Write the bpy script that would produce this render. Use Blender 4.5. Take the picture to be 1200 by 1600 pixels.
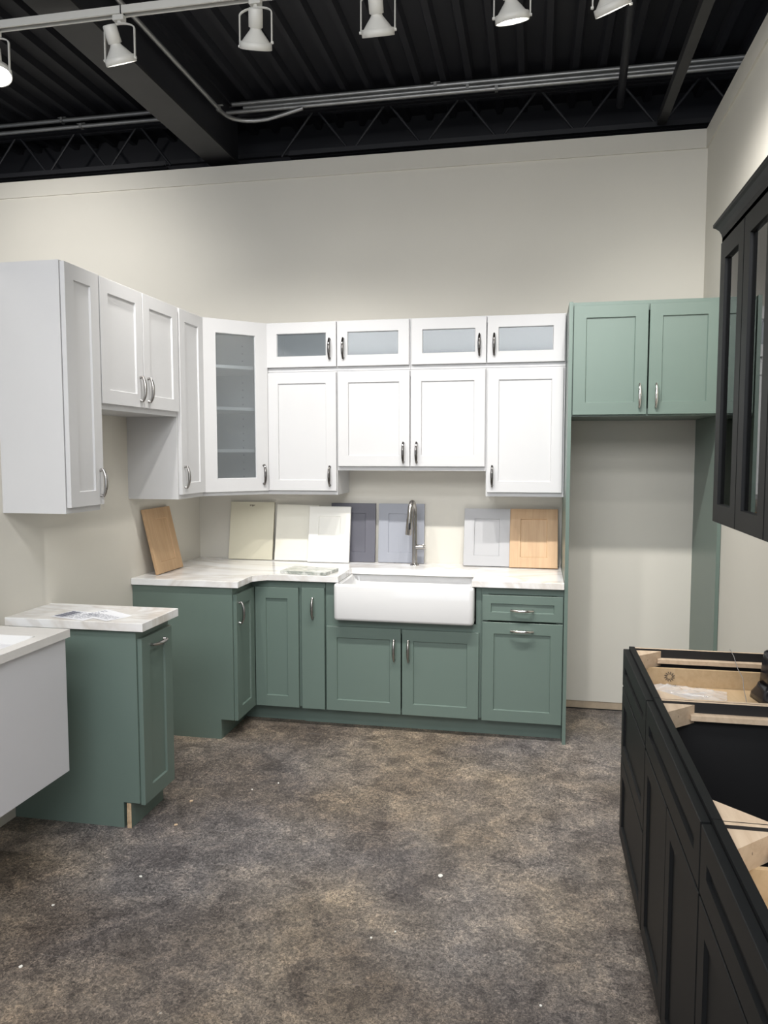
import bpy, bmesh, math, random
from mathutils import Vector, Matrix, noise
random.seed(7)
S = 0.0254                      # the scene is measured in inches, built in metres
C = bpy.context.scene.collection
for o in list(bpy.data.objects): bpy.data.objects.remove(o)
sc = bpy.context.scene

# ---------------------------------------------------------------- camera
YAW, PITCH, ROLL, F = -0.19479, -0.076588, -0.00058, 1200.95
cam_d = bpy.data.cameras.new('camera'); cam = bpy.data.objects.new('camera', cam_d); C.objects.link(cam)
fw = Vector((math.sin(YAW)*math.cos(PITCH), math.cos(YAW)*math.cos(PITCH), math.sin(PITCH)))
rt = Vector((math.cos(YAW), -math.sin(YAW), 0)); up = rt.cross(fw)
r2 = rt*math.cos(ROLL)+up*math.sin(ROLL); u2 = up*math.cos(ROLL)-rt*math.sin(ROLL)
m = Matrix((r2, u2, -fw)).transposed().to_4x4()
m.translation = Vector((89.567, -194.85, 64.216))*S
cam.matrix_world = m
cam_d.sensor_fit = 'VERTICAL'; cam_d.sensor_height = 32.0; cam_d.lens = 32.0*F/1600.0
cam_d.clip_start = 0.02
sc.camera = cam

# ---------------------------------------------------------------- light and exposure
sc.view_settings.view_transform = 'Standard'; sc.view_settings.look = 'None'
sc.view_settings.gamma = 1.0; sc.view_settings.use_curve_mapping = False
sc.view_settings.exposure = 0.0
SPOT_W = 92.0
w = bpy.data.worlds.new('world'); sc.world = w; w.use_nodes = True
w.node_tree.nodes['Background'].inputs[0].default_value = (0.80, 0.88, 1.0, 1)
w.node_tree.nodes['Background'].inputs[1].default_value = 0.17
def area(name, loc, sx, sy, watts, col, rot):
    d = bpy.data.lights.new(name, 'AREA'); d.shape = 'RECTANGLE'; d.size = sx*S; d.size_y = sy*S
    d.energy = watts; d.color = col
    o = bpy.data.objects.new(name, d); C.objects.link(o); o.location = Vector(loc)*S; o.rotation_euler = rot
    return o
# the showroom's other ceiling fixtures, behind the camera
area('showroom_light', (60, -250, 136), 170, 60, 185, (.98, 0.985, 1.0), (math.radians(28), 0, 0))
area('showroom_light', (60, -160, 142), 120, 20, 66, (.98, 0.985, 1.0), (0, 0, 0))
area('shopfront_daylight', (30, -330, 62), 220, 80, 62, (0.78, 0.87, 1.0), (math.radians(90), 0, 0))

def lamp(loc, aim, watts, cone):
    d = bpy.data.lights.new('showroom_spot', 'SPOT'); d.energy = watts; d.spot_size = math.radians(cone); d.spot_blend = 1.0
    d.shadow_soft_size = .04; d.color = (1.0, .97, .925)
    o = bpy.data.objects.new('showroom_spot', d); C.objects.link(o); o.location = Vector(loc)*S
    o.rotation_euler = (Vector(aim)-Vector(loc)).to_track_quat('-Z', 'Y').to_euler()
# spots outside the picture, the first in line with the track
lamp((-32, -72, 130), (-40, 0, 104), 110, 90)
lamp((110, -96, 130), (127.6, -52, 108), 34, 76)  # unseen spot aimed at the upper right wall, on no modelled track

# ---------------------------------------------------------------- materials
def nm(name):
    m = bpy.data.materials.new(name); m.use_nodes = True
    return m, m.node_tree.nodes, m.node_tree.links, m.node_tree.nodes['Principled BSDF']
def coords(nt, lk, scale=(1,1,1), rot=(0,0,0)):
    tc = nt.new('ShaderNodeTexCoord'); mp = nt.new('ShaderNodeMapping')
    mp.inputs['Scale'].default_value = scale; mp.inputs['Rotation'].default_value = rot
    lk.new(tc.outputs['Object'], mp.inputs['Vector']); return mp.outputs['Vector']
def noise_n(nt, lk, vec, scale, detail=4, rough=.5, dist=0):
    n = nt.new('ShaderNodeTexNoise'); n.inputs['Scale'].default_value = scale; n.inputs['Detail'].default_value = detail
    n.inputs['Roughness'].default_value = rough; n.inputs['Distortion'].default_value = dist
    lk.new(vec, n.inputs['Vector']); return n.outputs['Fac']
def ramp(nt, lk, fac, stops):
    r = nt.new('ShaderNodeValToRGB'); e = r.color_ramp.elements
    while len(e) < len(stops): e.new(0.5)
    for q, (p, c) in zip(e, stops): q.position = p; q.color = (*c, 1) if len(c) == 3 else c
    lk.new(fac, r.inputs['Fac']); return r.outputs['Color']
def mixc(nt, lk, fac, a, b, mode='MIX'):
    n = nt.new('ShaderNodeMix'); n.data_type = 'RGBA'; n.blend_type = mode
    for s, v in ((n.inputs[0], fac), (n.inputs[6], a), (n.inputs[7], b)):
        if hasattr(v, 'links'): lk.new(v, s)
        elif isinstance(v, (int, float)): s.default_value = v
        else: s.default_value = (*v, 1)
    return n.outputs[2]
def bump(nt, lk, h, strength, dist, bs):
    b = nt.new('ShaderNodeBump'); b.inputs['Strength'].default_value = strength; b.inputs['Distance'].default_value = dist
    lk.new(h, b.inputs['Height']); lk.new(b.outputs['Normal'], bs.inputs['Normal'])
def paint(name, col, rough=.45, var=.04, scale=3.0, bmp=0.0, metal=0.0, spec=.5, coat=0):
    m, nt, lk, bs = nm(name)
    v = coords(nt, lk); f = noise_n(nt, lk, v, scale, 5, .6)
    c0 = tuple(x*(1-var) for x in col); c1 = tuple(min(1, x*(1+var)) for x in col)
    lk.new(ramp(nt, lk, f, [(.3, c0), (.7, c1)]), bs.inputs['Base Color'])
    bs.inputs['Roughness'].default_value = rough; bs.inputs['Metallic'].default_value = metal
    bs.inputs['Specular IOR Level'].default_value = spec
    if coat: bs.inputs['Coat Weight'].default_value = coat
    if bmp: bump(nt, lk, noise_n(nt, lk, v, 220, 3, .6), bmp, .001, bs)
    return m
def wood(name, a, b, axis=2, rough=.5):
    m, nt, lk, bs = nm(name)
    sc_ = [14, 14, 14]; sc_[axis] = 1.2
    v = coords(nt, lk, tuple(sc_)); f = noise_n(nt, lk, v, 3.0, 6, .6, .6)
    lk.new(ramp(nt, lk, f, [(.3, a), (.7, b)]), bs.inputs['Base Color'])
    bs.inputs['Roughness'].default_value = rough; bump(nt, lk, f, .15, .001, bs); return m
def ply(name):
    m, nt, lk, bs = nm(name)
    v = coords(nt, lk); wv = nt.new('ShaderNodeTexWave'); wv.inputs['Scale'].default_value = 60; wv.inputs['Distortion'].default_value = 1.0
    wv.bands_direction = 'X'; lk.new(v, wv.inputs['Vector'])
    lk.new(ramp(nt, lk, wv.outputs['Fac'], [(.2, (.36, .24, .14)), (.8, (.68, .52, .34))]), bs.inputs['Base Color'])
    bs.inputs['Roughness'].default_value = .7; return m
def marble(name, base, vein, warm, scale=2.2, thin=.02, rough=.16):
    m, nt, lk, bs = nm(name)
    v = coords(nt, lk, (1, 2.4, 1), (0, 0, .5))
    f = noise_n(nt, lk, v, scale, 6, .55, 1.2)
    c = ramp(nt, lk, f, [(.5-thin*3, base), (.5-thin*.2, vein), (.5+thin*.2, vein), (.5+thin*4, base)])
    g = noise_n(nt, lk, v, scale*.5, 4, .5, .8)
    c2 = ramp(nt, lk, g, [(.44, (1, 1, 1)), (.49, warm), (.56, (1, 1, 1))])
    lk.new(mixc(nt, lk, 1.0, c, c2, 'MULTIPLY'), bs.inputs['Base Color'])
    bs.inputs['Roughness'].default_value = rough; return m
def concrete_floor():
    m, nt, lk, bs = nm('stained_concrete')
    v = coords(nt, lk)
    big = noise_n(nt, lk, v, 1.1, 7, .62, .5)
    c = ramp(nt, lk, big, [(.28, (.062, .052, .046)), (.44, (.118, .102, .090)), (.57, (.170, .150, .130)), (.72, (.270, .232, .190))])
    hue = noise_n(nt, lk, v, .8, 3, .5)
    c = mixc(nt, lk, 1.0, c, ramp(nt, lk, hue, [(.40, (.90, .95, 1.08)), (.60, (1.06, 1.0, .90))]), 'MULTIPLY')
    med = noise_n(nt, lk, v, 9, 8, .75, .8)
    c = mixc(nt, lk, .85, c, ramp(nt, lk, med, [(.34, (.38, .36, .37)), (.5, (.95, .95, .95)), (.64, (1.6, 1.53, 1.42))]), 'MULTIPLY')
    # trowel and carpet-glue texture, fine grain
    fine = noise_n(nt, lk, v, 85, 6, .85, 1.2)
    c = mixc(nt, lk, .9, c, ramp(nt, lk, fine, [(.38, (.24, .23, .23)), (.50, (.92, .92, .92)), (.60, (2.2, 2.13, 2.02))]), 'MULTIPLY')
    thr = nt.new('ShaderNodeTexVoronoi'); thr.feature = 'DISTANCE_TO_EDGE'; thr.inputs['Scale'].default_value = 62
    nw = nt.new('ShaderNodeTexNoise'); nw.inputs['Scale'].default_value = 14; nw.inputs['Detail'].default_value = 4; lk.new(v, nw.inputs['Vector'])
    wob = mixc(nt, lk, .30, v, nw.outputs['Color']); lk.new(wob, thr.inputs['Vector'])
    tl = ramp(nt, lk, thr.outputs['Distance'], [(.0, (.55, .55, .55)), (.035, (0, 0, 0))])
    tp = ramp(nt, lk, noise_n(nt, lk, v, 3.3, 5, .7), [(.48, (0, 0, 0)), (.62, (.55, .55, .55))])
    c = mixc(nt, lk, mixc(nt, lk, 1.0, tl, tp, 'MULTIPLY'), c, (.42, .38, .33))
    # scratches in two directions, broken up by patches
    for rot, sc_ in ((.6, (.6, 46, 1)), (-1.1, (.8, 60, 1))):
        vs = coords(nt, lk, sc_, (0, 0, rot)); s = noise_n(nt, lk, vs, 2.6, 3, .6, .15)
        k = ramp(nt, lk, s, [(.66, (0, 0, 0)), (.71, (1, 1, 1))])
        pt = ramp(nt, lk, noise_n(nt, lk, v, 1.7 + rot*.3, 3, .5), [(.50, (0, 0, 0)), (.64, (.42, .42, .42))])
        c = mixc(nt, lk, mixc(nt, lk, 1.0, k, pt, 'MULTIPLY'), c, (.33, .31, .31))
    # pale specks of spilt paint and plaster
    vo = nt.new('ShaderNodeTexVoronoi'); vo.inputs['Scale'].default_value = 9; lk.new(v, vo.inputs['Vector'])
    sp = ramp(nt, lk, vo.outputs['Distance'], [(.030, (1, 1, 1)), (.045, (0, 0, 0))])
    sel = ramp(nt, lk, noise_n(nt, lk, v, 5, 2), [(.52, (0, 0, 0)), (.56, (.7, .7, .7))])
    c = mixc(nt, lk, mixc(nt, lk, 1.0, sp, sel, 'MULTIPLY'), c, (.5, .47, .42))
    lk.new(c, bs.inputs['Base Color'])
    lk.new(ramp(nt, lk, med, [(.3, (.42,)*3), (.7, (.68,)*3)]), bs.inputs['Roughness'])
    bs.inputs['Specular IOR Level'].default_value = .35
    bump(nt, lk, fine, .25, .002, bs); return m
def glass(name, col, refl=1.0, rough=.0, haze=0):
    m, nt, lk, bs = nm(name); nt.remove(bs)
    t = nt.new('ShaderNodeBsdfTransparent'); t.inputs[0].default_value = (*col, 1)
    g = nt.new('ShaderNodeBsdfGlossy'); g.inputs['Roughness'].default_value = rough; g.inputs[0].default_value = (refl, refl, refl, 1)
    f = nt.new('ShaderNodeFresnel'); f.inputs['IOR'].default_value = 1.5
    mx = nt.new('ShaderNodeMixShader'); lk.new(f.outputs[0], mx.inputs[0]); lk.new(t.outputs[0], mx.inputs[1]); lk.new(g.outputs[0], mx.inputs[2])
    if haze:
        df = nt.new('ShaderNodeBsdfDiffuse'); df.inputs[0].default_value = (.55, .60, .63, 1)
        m2 = nt.new('ShaderNodeMixShader'); m2.inputs[0].default_value = haze; lk.new(mx.outputs[0], m2.inputs[1]); lk.new(df.outputs[0], m2.inputs[2]); mx = m2
    lk.new(mx.outputs[0], nt['Material Output'].inputs['Surface']); return m
def thin_film(name, col, alpha, rough=.15):
    m, nt, lk, bs = nm(name)
    bs.inputs['Base Color'].default_value = (*col, 1); bs.inputs['Roughness'].default_value = rough
    bs.inputs['Alpha'].default_value = alpha; return m
def emit(name, col, st):
    m, nt, lk, bs = nm(name)
    bs.inputs['Base Color'].default_value = (*col, 1); bs.inputs['Emission Color'].default_value = (*col, 1)
    bs.inputs['Emission Strength'].default_value = st; return m

M = dict(
 white=paint('white_cabinet_paint', (.57, .57, .575), .38, .01),
 green=paint('sage_green_paint', (.131, .180, .156), .36, .02),
 black=paint('matte_black_paint', (.0060, .0066, .0072), .5, .05, spec=.24),
 blackin=paint('black_interior', (.006, .006, .007), .6, .05),
 wall=paint('beige_wall_paint', (.66, .635, .57), .75, .02, 1.2, .08),
 ceil=paint('black_ceiling_paint', (.0065, .007, .011), .7, .15, 2.0),
 steel_black=paint('black_steel_paint', (.012, .0125, .016), .6, .2, 4.0),
 beam=paint('lighter_black_steel', (.019, .019, .020), .6, .3, 3.0),  # a little lighter than the other black steel
 galv=paint('galvanised_conduit', (.40, .40, .39), .42, .12, 8, 0, .75),
 fixture=paint('white_fixture_enamel', (.62, .61, .57), .4, .02),
 dark_refl_metal=paint('chrome_dark_reflection', (.20, .19, .185), .16, .04, 12, 0, 1.0),  # same metal as the other pulls, with dark reflections put into its colour
 chrome=paint('polished_chrome', (.72, .70, .68), .16, .02, 5, 0, 1.0),
 brushed=paint('brushed_nickel', (.40, .385, .37), .26, .04, 12, 0, 1.0),
 ceramic=paint('white_fireclay', (.68, .68, .68), .10, .005, coat=.3),
 quartz=marble('white_marble_worktop', (.86, .86, .86), (.70, .67, .64), (.96, .945, .92), 1.3),
 tile=marble('grey_veined_marble', (.72, .72, .69), (.30, .32, .29), (.82, .84, .80), 7, .05),
 vanity=paint('vanity_white', (.64, .64, .67), .35, .01),
 vtop=paint('vanity_stone', (.72, .70, .68), .2, .02, 30),
 birch=wood('birch', (.47, .30, .165), (.56, .375, .215)),
 birchx=wood('birch_rail', (.50, .31, .155), (.62, .41, .22), 0),
 pine=wood('pale_pine', (.48, .36, .25), (.60, .475, .345), 0, .7),
 drawerwood=wood('drawer_birch', (.46, .33, .19), (.54, .40, .245), 0, .45),
 ply=ply('plywood_edge'),
 cream=paint('cream_paint', (.66, .63, .50), .4, .01), ivory=paint('ivory_paint', (.76, .74, .65), .4, .01),
 offw=paint('off_white_paint', (.82, .81, .76), .4, .01), dgrey=paint('dark_grey_paint', (.115, .115, .14), .45, .02),
 mgrey=paint('mid_grey_paint', (.32, .335, .38), .45, .02), lgrey=paint('light_grey_paint', (.42, .42, .43), .45, .02),
 drywall=paint('raw_drywall', (.42, .34, .25), .85, .12, 14), gap=paint('dark_joint', (.03, .03, .03), .8),
 floor=concrete_floor(), plastic=paint('glossy_black_plastic', (.012, .012, .016), .18, .02),
 wire=paint('grey_wire', (.20, .20, .20), .5), paper=paint('white_paper', (.80, .81, .84), .6, .01),
 ink=paint('grey_print', (.20, .21, .27), .6), mark=paint('dark_stamp', (.10, .08, .06), .7), chip=paint('white_chip', (.80, .78, .72), .7), tan=paint('tan_chip', (.55, .40, .26), .7),
 glass=glass('frosted_glass', (.74, .77, .79), rough=.07, haze=.16), cglass=glass('clear_glass_hazed', (.93, .955, .97), rough=.03, haze=.13), dglass=glass('smoked_glass', (.45, .48, .50)),  # clear glass carries a grey haze mixed in to lighten the interior behind
 bag=thin_film('clear_plastic_film', (.85, .86, .88), .38), bulb_on=emit('lit_bulb', (1, .97, .92), 14), bulb_off=paint('bulb_face', (.8, .8, .78), .2),
 hole=paint('shelf_pin_hole', (.08, .08, .08), .8),
)

# ---------------------------------------------------------------- mesh helpers (inches)
class MB:
    def __init__(s): s.v = []; s.f = []; s.m = []; s.mats = []; s.sm = []
    def mi(s, m):
        if m not in s.mats: s.mats.append(m)
        return s.mats.index(m)
    def add(s, vs, fs, m, smooth=False, mtx=None):
        n = len(s.v); k = s.mi(m)
        for p in vs:
            p = Vector(p); s.v.append(mtx @ p if mtx else p)
        for f in fs: s.f.append([i+n for i in f]); s.m.append(k); s.sm.append(smooth)
    def box(s, a, b, m, top=None, mtx=None, bev=0.0):
        x0, x1 = sorted((a[0], b[0])); y0, y1 = sorted((a[1], b[1])); z0, z1 = sorted((a[2], b[2]))
        if bev:
            bm = bmesh.new(); bmesh.ops.create_cube(bm, size=1)
            for v in bm.verts: v.co = Vector(((x0+x1)/2+v.co.x*(x1-x0), (y0+y1)/2+v.co.y*(y1-y0), (z0+z1)/2+v.co.z*(z1-z0)))
            bmesh.ops.bevel(bm, geom=bm.edges[:], offset=bev, segments=2, affect='EDGES', profile=.5)
            bm.verts.index_update(); s.add([v.co.copy() for v in bm.verts], [[v.index for v in f.verts] for f in bm.faces], m, False, mtx); bm.free(); return s
        vs = [(x0,y0,z0),(x1,y0,z0),(x1,y1,z0),(x0,y1,z0),(x0,y0,z1),(x1,y0,z1),(x1,y1,z1),(x0,y1,z1)]
        s.add(vs, [(0,3,2,1),(0,1,5,4),(1,2,6,5),(2,3,7,6),(3,0,4,7)], m, False, mtx)
        s.add(vs[4:], [(0,1,2,3)], top or m, False, mtx); return s
    def prism(s, poly, z0, z1, m, mtx=None):          # poly counter-clockwise in xy
        n = len(poly); vs = [(x, y, z0) for x, y in poly]+[(x, y, z1) for x, y in poly]
        fs = [list(range(n))[::-1], list(range(n, 2*n))]+[(i, (i+1) % n, n+(i+1) % n, n+i) for i in range(n)]
        s.add(vs, fs, m, False, mtx); return s
    def tube(s, pts, r, m, seg=12, cap=True, mtx=None, flat=1.0):
        pts = [Vector(p) for p in pts]; rs = r if isinstance(r, (list, tuple)) else [r]*len(pts)
        vs = []; prev = None
        for i, p in enumerate(pts):
            t = (pts[min(i+1, len(pts)-1)]-pts[max(i-1, 0)]).normalized()
            if prev is None:
                a = Vector((0, 0, 1)) if abs(t.z) < .9 else Vector((1, 0, 0)); u = t.cross(a).normalized()
            else: u = (prev-t*prev.dot(t)).normalized()
            prev = u; q = t.cross(u)
            for k in range(seg):
                an = 2*math.pi*k/seg; vs.append(p+u*math.cos(an)*rs[i]+q*math.sin(an)*rs[i]*flat)
        fs = [(i*seg+k, i*seg+(k+1) % seg, (i+1)*seg+(k+1) % seg, (i+1)*seg+k) for i in range(len(pts)-1) for k in range(seg)]
        s.add(vs, fs, m, True, mtx)
        if cap: s.add(vs[:seg], [list(range(seg))[::-1]], m, False, mtx); s.add(vs[-seg:], [list(range(seg))], m, False, mtx)
        return s
    def lathe(s, prof, m, seg=28, mtx=None, smooth=True):   # prof: (r, z)
        vs = []; n = len(prof)
        for k in range(seg):
            an = 2*math.pi*k/seg
            for r, z in prof: vs.append((r*math.cos(an), r*math.sin(an), z))
        fs = [(k*n+i, ((k+1) % seg)*n+i, ((k+1) % seg)*n+i+1, k*n+i+1) for k in range(seg) for i in range(n-1)]
        s.add(vs, fs, m, smooth, mtx); return s
    def build(s, name, parent=None, loc=None, rot=None):
        me = bpy.data.meshes.new(name); me.from_pydata([tuple(p*S) for p in s.v], [], s.f)
        for q in s.mats: me.materials.append(q)
        for i, p in enumerate(me.polygons): p.material_index = s.m[i]; p.use_smooth = s.sm[i]
        me.validate(); me.update()
        if any(s.sm):
            bm = bmesh.new(); bm.from_mesh(me); bmesh.ops.recalc_face_normals(bm, faces=bm.faces[:]); bm.to_mesh(me); bm.free()
        o = bpy.data.objects.new(name, me); C.objects.link(o)
        if parent: o.parent = parent
        if loc is not None: o.location = Vector(loc)*S
        if rot is not None: o.rotation_euler = rot
        return o
def tag(o, label, cat, group=None):
    o['label'] = label; o['category'] = cat
    if group: o['group'] = group
    return o
def thing(name, label, cat, loc=(0,0,0), rotz=0, group=None):
    o = bpy.data.objects.new(name, None); C.objects.link(o); o.empty_display_size = .05
    o.location = Vector(loc)*S; o.rotation_euler = (0, 0, rotz)
    return tag(o, label, cat, group)
def struct(name, mb):
    o = mb.build(name); o['kind'] = 'structure'; return o
R = math.radians

# ---------------------------------------------------------------- the shell
WX = 127.6                     # right wall plane
struct('floor', MB().box((-110, -320, -3), (175, 32, 0), M['floor']))
b = MB().box((-110, 0, 2.2), (WX+5, 5, 138.7), M['wall']); struct('wall_back', b)
b = MB().box((WX, -320, 2.2), (WX+5, 0, 138.7), M['wall']); struct('wall_right', b)
b = MB().box((-5, -320, 0), (0, 0, 95.2), M['wall']); struct('wall_left', b)
struct('trim_1', MB().box((-110, -.45, 134.5), (WX-.45, 0, 138.8), M['wall']))
struct('trim_2', MB().box((WX-.45, -320, 134.5), (WX, 0, 138.8), M['wall']))
struct('baseboard_back', MB().box((-110, .15, .35), (WX, 5, 2.2), M['drywall']).box((-110, .5, 0), (WX, 5, .35), M['gap']))
struct('baseboard_right', MB().box((WX+.15, -320, .35), (WX+5, 0, 2.2), M['drywall']).box((WX+.5, -320, 0), (WX+5, 0, .35), M['gap']))
# corrugated roof deck: ribs run towards the wall
mb = MB(); prof = []; p = 6.3; x = -130
while x < 190:
    prof += [(x, 155.2), (x+1.4, 155.2), (x+2.0, 156.8), (x+5.7, 156.8)]; x += p
vs = []; fs = []
for q, (X, Z) in enumerate(prof): vs += [(X, -330, Z), (X, 60, Z)]
n = len(prof)
for q in range(n-1): fs.append((2*q, 2*q+1, 2*q+3, 2*q+2))
mb.add(vs, fs, M['ceil']); mb.box((-130, -330, 157.2), (190, 60, 159), M['ceil']); struct('ceiling', mb)
struct('wall_far', MB().box((-130, 22, 100), (190, 26, 157), M['ceil']).box((-130, 20.6, 148.5), (190, 22, 149.6), M['steel_black']))

# ---------------------------------------------------------------- roof steel
bt = thing('steel_beam', 'wide black steel roof beam running to the wall top on the left', 'beam', (7, 0, 140.8))
mb = MB().box((-4, -330, 0), (4, 6, .6), M['beam']).box((-.25, -330, .6), (.25, 6, 13), M['steel_black']).box((-4, -330, 13), (4, 6, 13.6), M['steel_black'])
mb.build('beam_flange', bt)
MB().box((-3.2, -330, .6), (3.2, 6, 13), M['steel_black']).build('beam_web', bt)
jy = 5.0
def joist(label, y, x0, x1, tops):
    t = thing('bar_joist', label, 'joist', (0, y, 0), 0, 'open web joists above the back wall')
    m = M['steel_black']
    MB().box((x0-14, -1.6, 152.4), (x1+14, -.25, 152.7), m).box((x0-14, -.45, 152.7), (x1+14, -.25, 154.2), m).box((x0-14, .25, 152.4), (x1+14, 1.6, 152.7), m).box((x0-14, .25, 152.7), (x1+14, .45, 154.2), m).build('top_chord', t)
    MB().box((x0, -1.6, 141.6), (x1, -.25, 141.85), m).box((x0, -.45, 141.85), (x1, -.25, 143.2), m).box((x0, .25, 141.6), (x1, 1.6, 141.85), m).build('bottom_chord', t)
    for a in tops:
        for q in (-1, 1):
            e = a+q*(9.3)
            if x0-12 < e < x1+12: MB().tube([(a+q*.8, 0, 152.6), (e, 0, 142)], .32, m, 8).build('web_bar', t)
joist('black open-web joist along the wall top, right of the wide beam', jy, 25, 150, [32, 51, 70, 89, 108, 127, 146])
joist('black open-web joist along the wall top, left of the wide beam', jy, -100, -10, [-18, -36.5, -45.5-9.5, -73.5, -92])
tag(MB().box((-1, 0, 0), (1, 60, .3), M['beam']).box((-1, 0, .3), (-.7, 60, 2), M['beam']).build('bridging_angle', None, (117.5, -58, 141.3)), 'long dark steel angle sloping up at the right edge of the ceiling', 'brace')
t = tag(MB().tube([(105, -62, 154), (108.0, 2.6, 146.8)], .9, M['steel_black'], 8).build('brace_bar'), 'short black bracing bar crossing the conduits', 'brace')

# ---------------------------------------------------------------- conduits
def conduit(label, pts, r, straps=(), grp='conduits along the roof deck'):
    o = MB().tube(pts, r, M['galv'], 10).build('conduit')
    tag(o, label, 'conduit', grp)
    for q in straps:
        p = Vector(q); MB().box((p.x-.35, p.y-1.3*r, p.z-1.25*r), (p.x+.35, p.y+1.3*r, p.z+1.25*r), M['galv']).box((p.x-1.2, p.y-.3, p.z+r*1.2), (p.x+1.2, p.y+.3, p.z+r*1.5), M['galv']).build('strap', o)
    return o
conduit('topmost of the three long grey conduits above the wall', [(-110, .5, 154.3), (150, .5, 154.3)], .55, [(-38, .5, 154.3), (64, .5, 154.3)])
conduit('middle one of the three long grey conduits above the wall', [(14.5, -.6, 152.7), (150, -.6, 152.7)], .5, [(72, -.6, 152.7)])
conduit('lowest of the three long grey conduits above the wall', [(-110, -1.6, 151.4), (150, -1.6, 151.4)], .5, [(-31, -1.6, 151.4), (79, -1.6, 151.4)])
def arc(a, b, c, n=8):
    a, b, c = map(Vector, (a, b, c)); return [a*(1-t)**2+b*2*t*(1-t)+c*t*t for t in [i/n for i in range(n+1)]]
conduit('grey conduit running beside the wide beam and bending right at the wall', [(12.4, -200, 148)]+[(12.4, -18, 148)]+arc((12.4, -10, 148), (12.6, -3.2, 148), (20, -3.2, 148.2))+arc((22, -3.2, 148.3), (26, -3.2, 149), (31, -2.8, 150.4)), .5, [(12.4, -12, 148)], None)
conduit('bent silver conduit in the upper left corner of the ceiling', [(-40, -76, 143.6), (-3, -76, 143.6)]+arc((-3, -76, 143.6), (2.5, -76, 143.6), (2.5, -76, 149))+[(2.5, -76, 155)], .55, (), None)

# ---------------------------------------------------------------- track and lamp heads
tt = thing('light_track', 'long white ceiling track carrying the spotlights', 'light track', (30, -70, 138.7))
MB().box((-75, -.75, 0), (110, .75, .55), M['fixture']).box((-75, -.75, -.7), (110, -.45, 0), M['fixture']).box((-75, .45, -.7), (110, .75, 0), M['fixture']).build('rail', tt)
MB().box((-75, -.45, -.15), (110, .45, .02), M['gap']).build('slot', tt)
for X in (-10, 60):
    MB().box((X-.08, -.85, -.75), (X+.08, .85, .6), M['gap']).build('joint', tt)
    MB().tube([(X+16, 0, .5), (X+16, 0, 18)], .25, M['fixture'], 8).build('hanger', tt)
def head(x, tx, ty, label, on=True, power=1.0, yaw=0, cone=96):
    # local origin: track underside. tilt point 2.2 in below it
    t = thing('track_spotlight', label, 'spotlight', (x, -70, 138.0), 0, 'spotlights on the ceiling track')
    MB().box((-1.0, -.6, -.9), (1.0, .6, 0), M['fixture'], bev=.12).tube([(0, 0, -.8), (0, 0, -1.3)], .35, M['fixture'], 10).build('track_adapter', t)
    Rz = Matrix.Rotation(yaw, 4, 'Z')
    yk = []
    for i in range(0, 13):
        an = math.pi*i/12; yk.append((2.75*math.cos(an) if 0 < i < 12 else (2.75 if i == 0 else -2.75), 0, -2.3+1.0*math.sin(an)))
    path = [(2.75, 0, -7.2)]+yk+[(-2.75, 0, -7.2)]
    # flat strap yoke
    mb = MB()
    mb.tube(path, .28, M['fixture'], 8, flat=.45, mtx=Rz); mb.build('yoke', t)
    d = Vector((tx, ty, -1)).normalized()
    q = Vector((0, 0, -1)).rotation_difference(d).to_matrix().to_4x4()
    piv = Vector((0, 0, -7.0))
    T = Matrix.Translation(piv) @ q
    MB().lathe([(.0, 5.0), (1.0, 5.0), (1.15, 4.85), (1.15, 2.35), (.85, 2.2), (.85, 1.9)], M['fixture'], 24, T).build('lamp_socket', t)
    MB().lathe([(.85, 2.2), (1.0, 1.9), (1.5, 1.3), (2.1, .55), (2.35, .2), (2.35, .0)], M['fixture'], 28, T).build('reflector', t)
    MB().lathe([(2.4, .35), (2.62, .3), (2.62, -.75), (2.5, -.78), (2.45, -.75), (2.45, .2)], M['fixture'], 32, T).build('rim', t)
    MB().lathe([(0, -.35), (1.6, -.38), (2.2, -.2), (2.4, .0)], M['bulb_on'] if on else M['bulb_off'], 28, T).build('bulb', t)
    for sx in (-1, 1): MB().tube([(sx*2.6, 0, -7.05), (sx*3.0, 0, -7.05)], .22, M['fixture'], 8, mtx=Rz).build('pivot', t)
    if power:
        l = bpy.data.lights.new('spot', 'SPOT'); l.energy = SPOT_W*power; l.spot_size = R(cone); l.spot_blend = 1.0
        l.shadow_soft_size = .035; l.color = (1.0, .97, .925)
        o = bpy.data.objects.new('spot', l); C.objects.link(o); o.parent = t
        o.location = (piv+d*1.3)*S; o.rotation_mode = 'QUATERNION'; o.rotation_quaternion = d.to_track_quat('-Z', 'Y')
    return t
head(-4.6, .25, -.25, 'lit spotlight cut off by the left edge of the frame', True, .7, cone=110)
head(19.3, .12, .54, 'spotlight hanging in front of the wide dark roof beam', True, .9, yaw=0)
head(43.6, -.20, .54, 'white spotlight tilted to the left, next one right of the beam', True, .9)
head(64.0, 0, .54, 'white spotlight hanging level near the middle of the ceiling', True, 1.0)
head(85.0, .10, .36, 'lit white spotlight with its bulb showing, right of the middle', True, 1.15)
head(99.7, .36, .45, 'white spotlight tilted to the right, rightmost on the track', True, 1.2, cone=112)

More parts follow.
